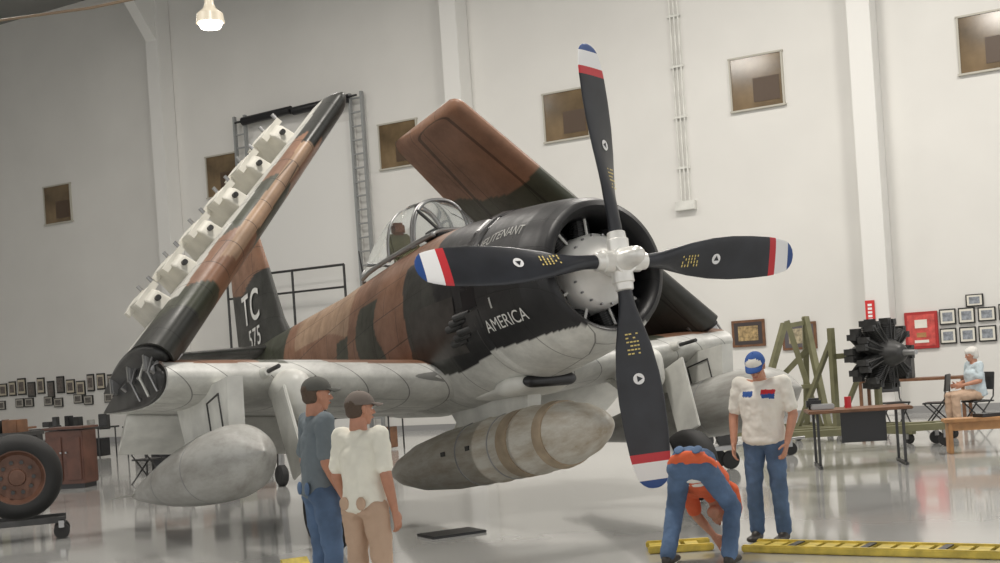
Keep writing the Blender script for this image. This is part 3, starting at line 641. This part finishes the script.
def chair(loc,yaw,m=None):
    m=m or M['dmetal']; e=empty('folding_chair',loc,(0,0,rad(yaw)))
    box('seat',(.44,.42,.03),(0,0,.42),m,e,bev=.01); box('back',(.42,.03,.32),(0,-.22,.78),m,e,(rad(8),0,0),.01)
    for sx in (-.2,.2):
        tube('leg_front',[(sx,.2,0),(sx,-.2,.5),(sx,-.24,.92)],.014,m,e); tube('leg_rear',[(sx,-.24,0),(sx,.18,.42)],.014,m,e)
chair((8.6,23.6,0),100); chair((7.95,23.9,0),60); chair((7.5,24.9,0),190)

# ---------------------------------------------------------------- props
e=empty('radial_engine_on_stand',(6.35,21.3,0),(0,0,rad(30)))
lathe('crankcase',[(-.35,.08),(-.3,.14),(-.15,.2),(0,.27),(.45,.27),(.5,.2),(.7,.15)],M['dmetal'],e,28,(0,0,1.42),(0,1,0))
lathe('prop_shaft',[(-.6,.04),(-.35,.05)],M['steel'],e,14,(0,0,1.42),(0,1,0))
for row,(yy,off) in enumerate(((.05,0),(.32,20))):
    for k in range(9):
        a=rad(off+k*40); dr=Vector((math.cos(a),0,math.sin(a))); tg=Vector((-math.sin(a),0,math.cos(a))); prof=[]
        for i in range(9): prof+=[(i*.03,.12),(i*.03+.014,.12),(i*.03+.014,.085),(i*.03+.03,.085)]
        lathe('cylinder',prof,M['dmetal'],e,14,Vector((0,yy,1.42))+dr*.24,dr,smooth=False)
        for sg in (-1,1):
            p=Vector((0,yy,1.42))+dr*.53+tg*.06*sg; bar('rocker_box',p-Vector((0,.1,0)),p+Vector((0,.1,0)),.07,.1,M['dmetal'],e)
            cyl('pushrod',Vector((0,yy-.15,1.42))+tg*.03*sg+dr*.2,Vector((0,yy-.1,1.42))+dr*.55+tg*.06*sg,.011,M['dmetal'],e,6)
ol=M['olive']
for sx in (-.5,.5):
    bar('stand_upright',(sx,.75,.16),(sx,.75,1.9),.09,.09,ol,e); bar('stand_brace',(sx,.75,1.7),(sx,1.7,.2),.07,.07,ol,e); bar('stand_foot',(sx,-.9,.2),(sx,1.8,.2),.09,.1,ol,e)
    for y in (-.8,1.7):
        lathe('caster',[(-.03,.0),(-.03,.08),(.03,.08),(.03,.0)],M['rubber'],e,16,(sx,y,.08),(1,0,0)); box('caster_fork',(.09,.05,.1),(sx,y,.12),M['steel'],e)
bar('stand_cross',(-.5,.75,1.42),(.5,.75,1.42),.09,.09,ol,e); bar('stand_cross',(-.5,.75,.2),(.5,.75,.2),.09,.09,ol,e)
e=empty('engine_hoist_frame',(5.35,23.3,0),(0,0,rad(10)))
for a,b in (((-.95,0,.1),(-.15,.2,2.05)),((.35,0,.1),(-.1,.2,2.1)),((.45,.9,.1),(.3,.3,2.15)),((-1.1,.9,.1),(.35,.3,1.6)),((.3,.3,2.15),(.4,-.2,.1))): bar('leg',a,b,.1,.1,ol,e)
bar('base',(-1.4,0,.15),(.6,0,.15),.1,.1,ol,e); bar('base',(-1.4,.9,.15),(.6,.9,.15),.1,.1,ol,e); bar('cross',(-.6,0,.9),(.4,0,.9),.07,.07,ol,e); bar('cross',(-.15,.2,2.0),(.3,.3,2.05),.08,.08,ol,e)
for x in (-1.3,.5):
    bar('base_tie',(x,0,.15),(x,.9,.15),.08,.08,ol,e)
    for y in (0,.9): lathe('caster',[(-.03,.0),(-.03,.07),(.03,.07),(.03,.0)],M['rubber'],e,14,(x,y,.07),(1,0,0))
e=empty('tow_bar',(5.6,19.6,0),(0,0,rad(-4)))
bar('beam',(-1.4,0,.3),(3.4,0,.3),.12,.1,ol,e); bar('beam_upper',(-1.4,.5,.3),(3.4,.5,.3),.12,.1,ol,e)
for x in (-1.3,1.0,3.3):
    bar('tie',(x,0,.3),(x,.5,.3),.08,.08,ol,e)
    for y in (0,.5): lathe('caster',[(-.03,.0),(-.03,.1),(.03,.1),(.03,.0)],M['rubber'],e,16,(x,y,.1),(0,1,0)); box('fork',(.06,.09,.14),(x,y,.2),M['steel'],e)
e=empty('work_table',(4.75,17.5,0),(0,0,rad(-8)))
box('top',(1.35,.75,.04),(0,0,.75),M['wood'],e,bev=.01); box('modesty_panel',(.6,.02,.42),(.1,.2,.5),M['black'],e)
for sx in (-.55,.55):
    for y in (-.28,.28): box('leg',(.035,.035,.73),(sx,y,.365),M['dmetal'],e)
    box('foot',(.04,.8,.03),(sx,0,.02),M['dmetal'],e)
box('tool_tray',(.3,.2,.07),(-.45,0,.81),M['steel'],e,bev=.01); cyl('can',(-.1,.1,.77),(-.1,.1,.92),.045,M['red'],e); box('toolbag',(.2,.15,.15),(-.55,.15,.85),M['black'],e,bev=.03)
e=empty('wooden_bench',(6.65,18.2,0),(0,0,rad(-12)))
box('seat',(1.0,.4,.05),(0,0,.46),M['wood2'],e,bev=.01)
for sx in (-.42,.42): box('leg',(.06,.36,.44),(sx,0,.22),M['wood2'],e,bev=.01)
box('rail',(.8,.03,.12),(0,-.12,.38),M['wood2'],e)
box('magazine_stack',(.3,.22,.05),(6.75,18.2,.511),M['black'],None,(0,0,.3))
e=empty('display_table',(8.3,26.2,0),(0,0,WROT)); box('top',(2.2,.7,.05),(0,0,.8),M['wood'],e)
for sx in (-1,1):
    for y in (-.3,.3): box('leg',(.06,.06,.78),(sx,y,.39),M['wood'],e)
box('display_case',(.6,.3,.4),(-.3,0,1.03),M['dmetal'],e,bev=.01)
e=empty('hydraulic_cart',(2.75,18.2,0),(0,0,.3))
box('tray',(.8,.5,.06),(0,0,.3),M['steel'],e,bev=.01)
for x in (-.3,0,.3): lathe('pulley',[(-.03,.0),(-.03,.12),(.03,.12),(.03,.0)],M['dmetal'],e,20,(x,-.1,.42),(0,1,0))
for x in (-.32,.32):
    for y in (-.2,.2): lathe('wheel',[(-.025,.0),(-.025,.13),(.025,.13),(.025,.0)],M['rubber'],e,20,(x,y,.13),(0,1,0))
cyl('tow_handle',(.4,0,.3),(1.5,-.2,.35),.02,M['steel'],e)
box('drip_tray',(.6,.4,.025),(-.6,13.1,.0135),M['black'],None,(0,0,.5),.008)
def ramp(name,loc,yaw,L):
    e=empty(name,loc,(0,0,yaw))
    for y in (-.16,.16): box('side_rail',(L,.05,.06),(L/2,y,.035),M['yel'],e,bev=.01)
    for i in range(int(L/.15)): box('slat',(.11,.3,.02),(.08+i*.15,0,.04),M['yel'],e)
    for i in range(int(L/.6)): box('dark_mark',(.06,.28,.01),(.4+i*.6,0,.056),M['black'],e)
ramp('yellow_track',(1.98,10.85,0),math.atan2(-1.0,1.5),2.3)
ramp('yellow_track',(1.15,11.12,0),math.atan2(-.05,1.0),.55)
e=empty('yellow_wheel_chock',(-1.93,11.55,0),(0,0,rad(29))); e.scale=(.6,.6,.6)
meshobj('wedge',[(-.2,-.12,0),(.2,-.12,0),(.2,.12,0),(-.2,.12,0),(-.2,.05,.13),(.2,.05,.13),(-.2,.1,.13),(.2,.1,.13)],[(0,1,2,3),(0,1,5,4),(4,5,7,6),(6,7,2,3),(0,4,6,3),(1,5,7,2)],M['yel'],e,False)
e=empty('spare_tire_on_dolly',(-5.68,15.1,0),(0,0,rad(18)))
rr_=mat('rim_rust',(.15,.075,.05),.5,.1,var=.3)
lathe('tire',[(-.16,.3),(-.19,.34),(-.18,.42),(-.12,.48),(-.04,.5),(.04,.5),(.12,.48),(.18,.42),(.19,.34),(.16,.3)],M['rubber'],e,48,(0,0,.74),(0,1,0),ang=50,cap=False)
lathe('rim',[(-.15,.0),(-.14,.09),(-.1,.1),(-.09,.26),(-.17,.3),(-.17,.32),(.17,.32),(.17,.3),(.1,.26),(.1,0)],rr_,e,40,(0,0,.74),(0,1,0))
for k in range(10):
    a=k*math.pi/5; lathe('bolt',[(-.02,.025),(.02,.025)],M['dmetal'],e,6,(.18*math.cos(a),-.11,.74+.18*math.sin(a)),(0,1,0))
for y in (-.22,.22): bar('dolly_rail',(-.5,y,.22),(.5,y,.22),.06,.07,M['dmetal'],e)
for x in (-.45,.45):
    bar('dolly_cross',(x,-.25,.2),(x,.25,.2),.06,.05,M['dmetal'],e)
    for y in (-.22,.22): lathe('caster',[(-.025,.0),(-.025,.09),(.025,.09),(.025,.0)],M['rubber'],e,16,(x,y,.09),(0,1,0)); box('fork',(.06,.08,.08),(x,y,.17),M['steel'],e)
# dark engine crate / equipment cart behind the tyre
e=empty('equipment_cart',(-7.9,19.6,0),(0,0,rad(-12)))
box('lower_shelf',(1.6,.7,.05),(0,0,.3),M['dmetal'],e); box('upper_shelf',(1.7,.75,.06),(0,0,1.1),M['dmetal'],e)
for x in (-.75,.75):
    for y in (-.3,.3): box('post',(.05,.05,1.0),(x,y,.6),M['dmetal'],e); lathe('caster',[(-.02,0),(-.02,.07),(.02,.07),(.02,0)],M['rubber'],e,14,(x,y,.07),(0,1,0))
for i in range(7): box('tool_box',(random.uniform(.15,.3),.3,random.uniform(.15,.4)),(-.65+.21*i,random.uniform(-.1,.1),.5),random.choice([M['black'],M['wood'],M['dmetal'],M['olive']]),e,bev=.01)
for i in range(5): box('parts_bin',(.25,.3,random.uniform(.08,.2)),(-.6+.3*i,0,1.22),random.choice([M['black'],M['dmetal'],M['wood']]),e,bev=.01)
def cabinet(name,loc,yaw,w,d,h,m):
    e=empty(name,loc,(0,0,rad(yaw))); box('carcass',(w,d,h-.12),(0,0,h/2+.02),m,e,bev=.01); box('top',(w+.08,d+.08,.04),(0,0,h),m,e,bev=.01); box('plinth',(w-.06,d-.06,.1),(0,0,.05),M['black'],e)
    for sx in (-1,1): box('door_panel',(w/2-.08,.02,h-.3),(sx*w/4,-d/2-.01,h/2),m,e,bev=.008); box('knob',(.03,.03,.03),(sx*.05,-d/2-.04,h*.6),M['steel'],e)
cabinet('wooden_podium',(-7.6,22.8,0),-10,.7,.5,1.05,mat('podium_red',(.1,.042,.028),.4,var=.3))
cabinet('wooden_cabinet',(-10.2,26.5,0),-10,1.1,.5,1.0,M['wood'])
def table(loc,yaw,w=1.6,stuff=True):
    e=empty('folding_table',loc,(0,0,rad(yaw))); box('top',(w,.7,.04),(0,0,.74),M['dmetal'],e,bev=.005)
    for sx in (-1,1):
        for y in (-.3,.3): cyl('leg',(sx*(w/2-.1),y,0),(sx*(w/2-.1),y,.72),.018,M['dmetal'],e,8)
    if stuff:
        for i in range(6): box('display_item',(random.uniform(.12,.3),.15,random.uniform(.12,.4)),(-w/2+.2+i*(w-.4)/5,random.uniform(-.1,.1),.76+.12),random.choice([M['black'],M['wood'],M['lgrey'],M['dmetal']]),e,(0,0,random.uniform(-.4,.4)),.01)
        for i in range(3): box('storage_box',(.35,.35,random.uniform(.25,.5)),(-w/2+.35+i*(w-.7)/2,0,.26),random.choice([M['black'],M['wood'],M['dmetal'],M['olive']]),e,(0,0,random.uniform(-.2,.2)),.01)
table((-9.3,24.3,0),-5); table((-6.0,24.5,0),5); table((-4.5,22.5,0),12,1.3); table((-13.2,34,0),-25,2.2); table((-10.7,32.5,0),-25,2.2); table((-8,31,0),-25,2.2); table((-3.2,28,0),-25,2.2)
for p in ((-9.8,29,0),(-12,30.5,0),(-7,27.5,0),(-5.2,20.6,0),(-6.2,22.6,0),(-3.2,24,0)): chair(p,random.uniform(0,360))

# ---------------------------------------------------------------- lights / world / camera
w=D.worlds.new('world'); SC.world=w; w.use_nodes=True; bg=w.node_tree.nodes['Background']; bg.inputs[0].default_value=(1,.985,.96,1); bg.inputs[1].default_value=1.1
def area(name,loc,rot,sx,sy,p,col=(1,1,1)):
    l=D.lights.new(name,'AREA'); l.shape='RECTANGLE'; l.size=sx; l.size_y=sy; l.energy=p; l.color=col; o=D.objects.new(name,l); o.location=loc; o.rotation_euler=rot; link(o)
for i,(d,o_,p_) in enumerate(((-6,8,950),(2,8,750),(11,8,380),(20,8,180),(0,20,950),(10,20,600),(20,20,280))):
    area('ceiling_fill',wp(d,CH-1.2,o_),(0,0,WROT),2.0,2.0,p_,(1,.95,.88))  # added fill lights without fixtures, stronger to the right to brighten that wall
cam=D.cameras.new('camera'); cam.sensor_width=36; cam.lens=46.8; cam.shift_y=.0805; cam.clip_end=300
co=D.objects.new('camera',cam); link(co); co.matrix_world=Matrix.Translation((0,0,1.7))@Matrix.Rotation(rad(90),4,'X')@Matrix.Rotation(rad(-3.8),4,'Z')
SC.camera=co
SC.view_settings.view_transform='Standard'
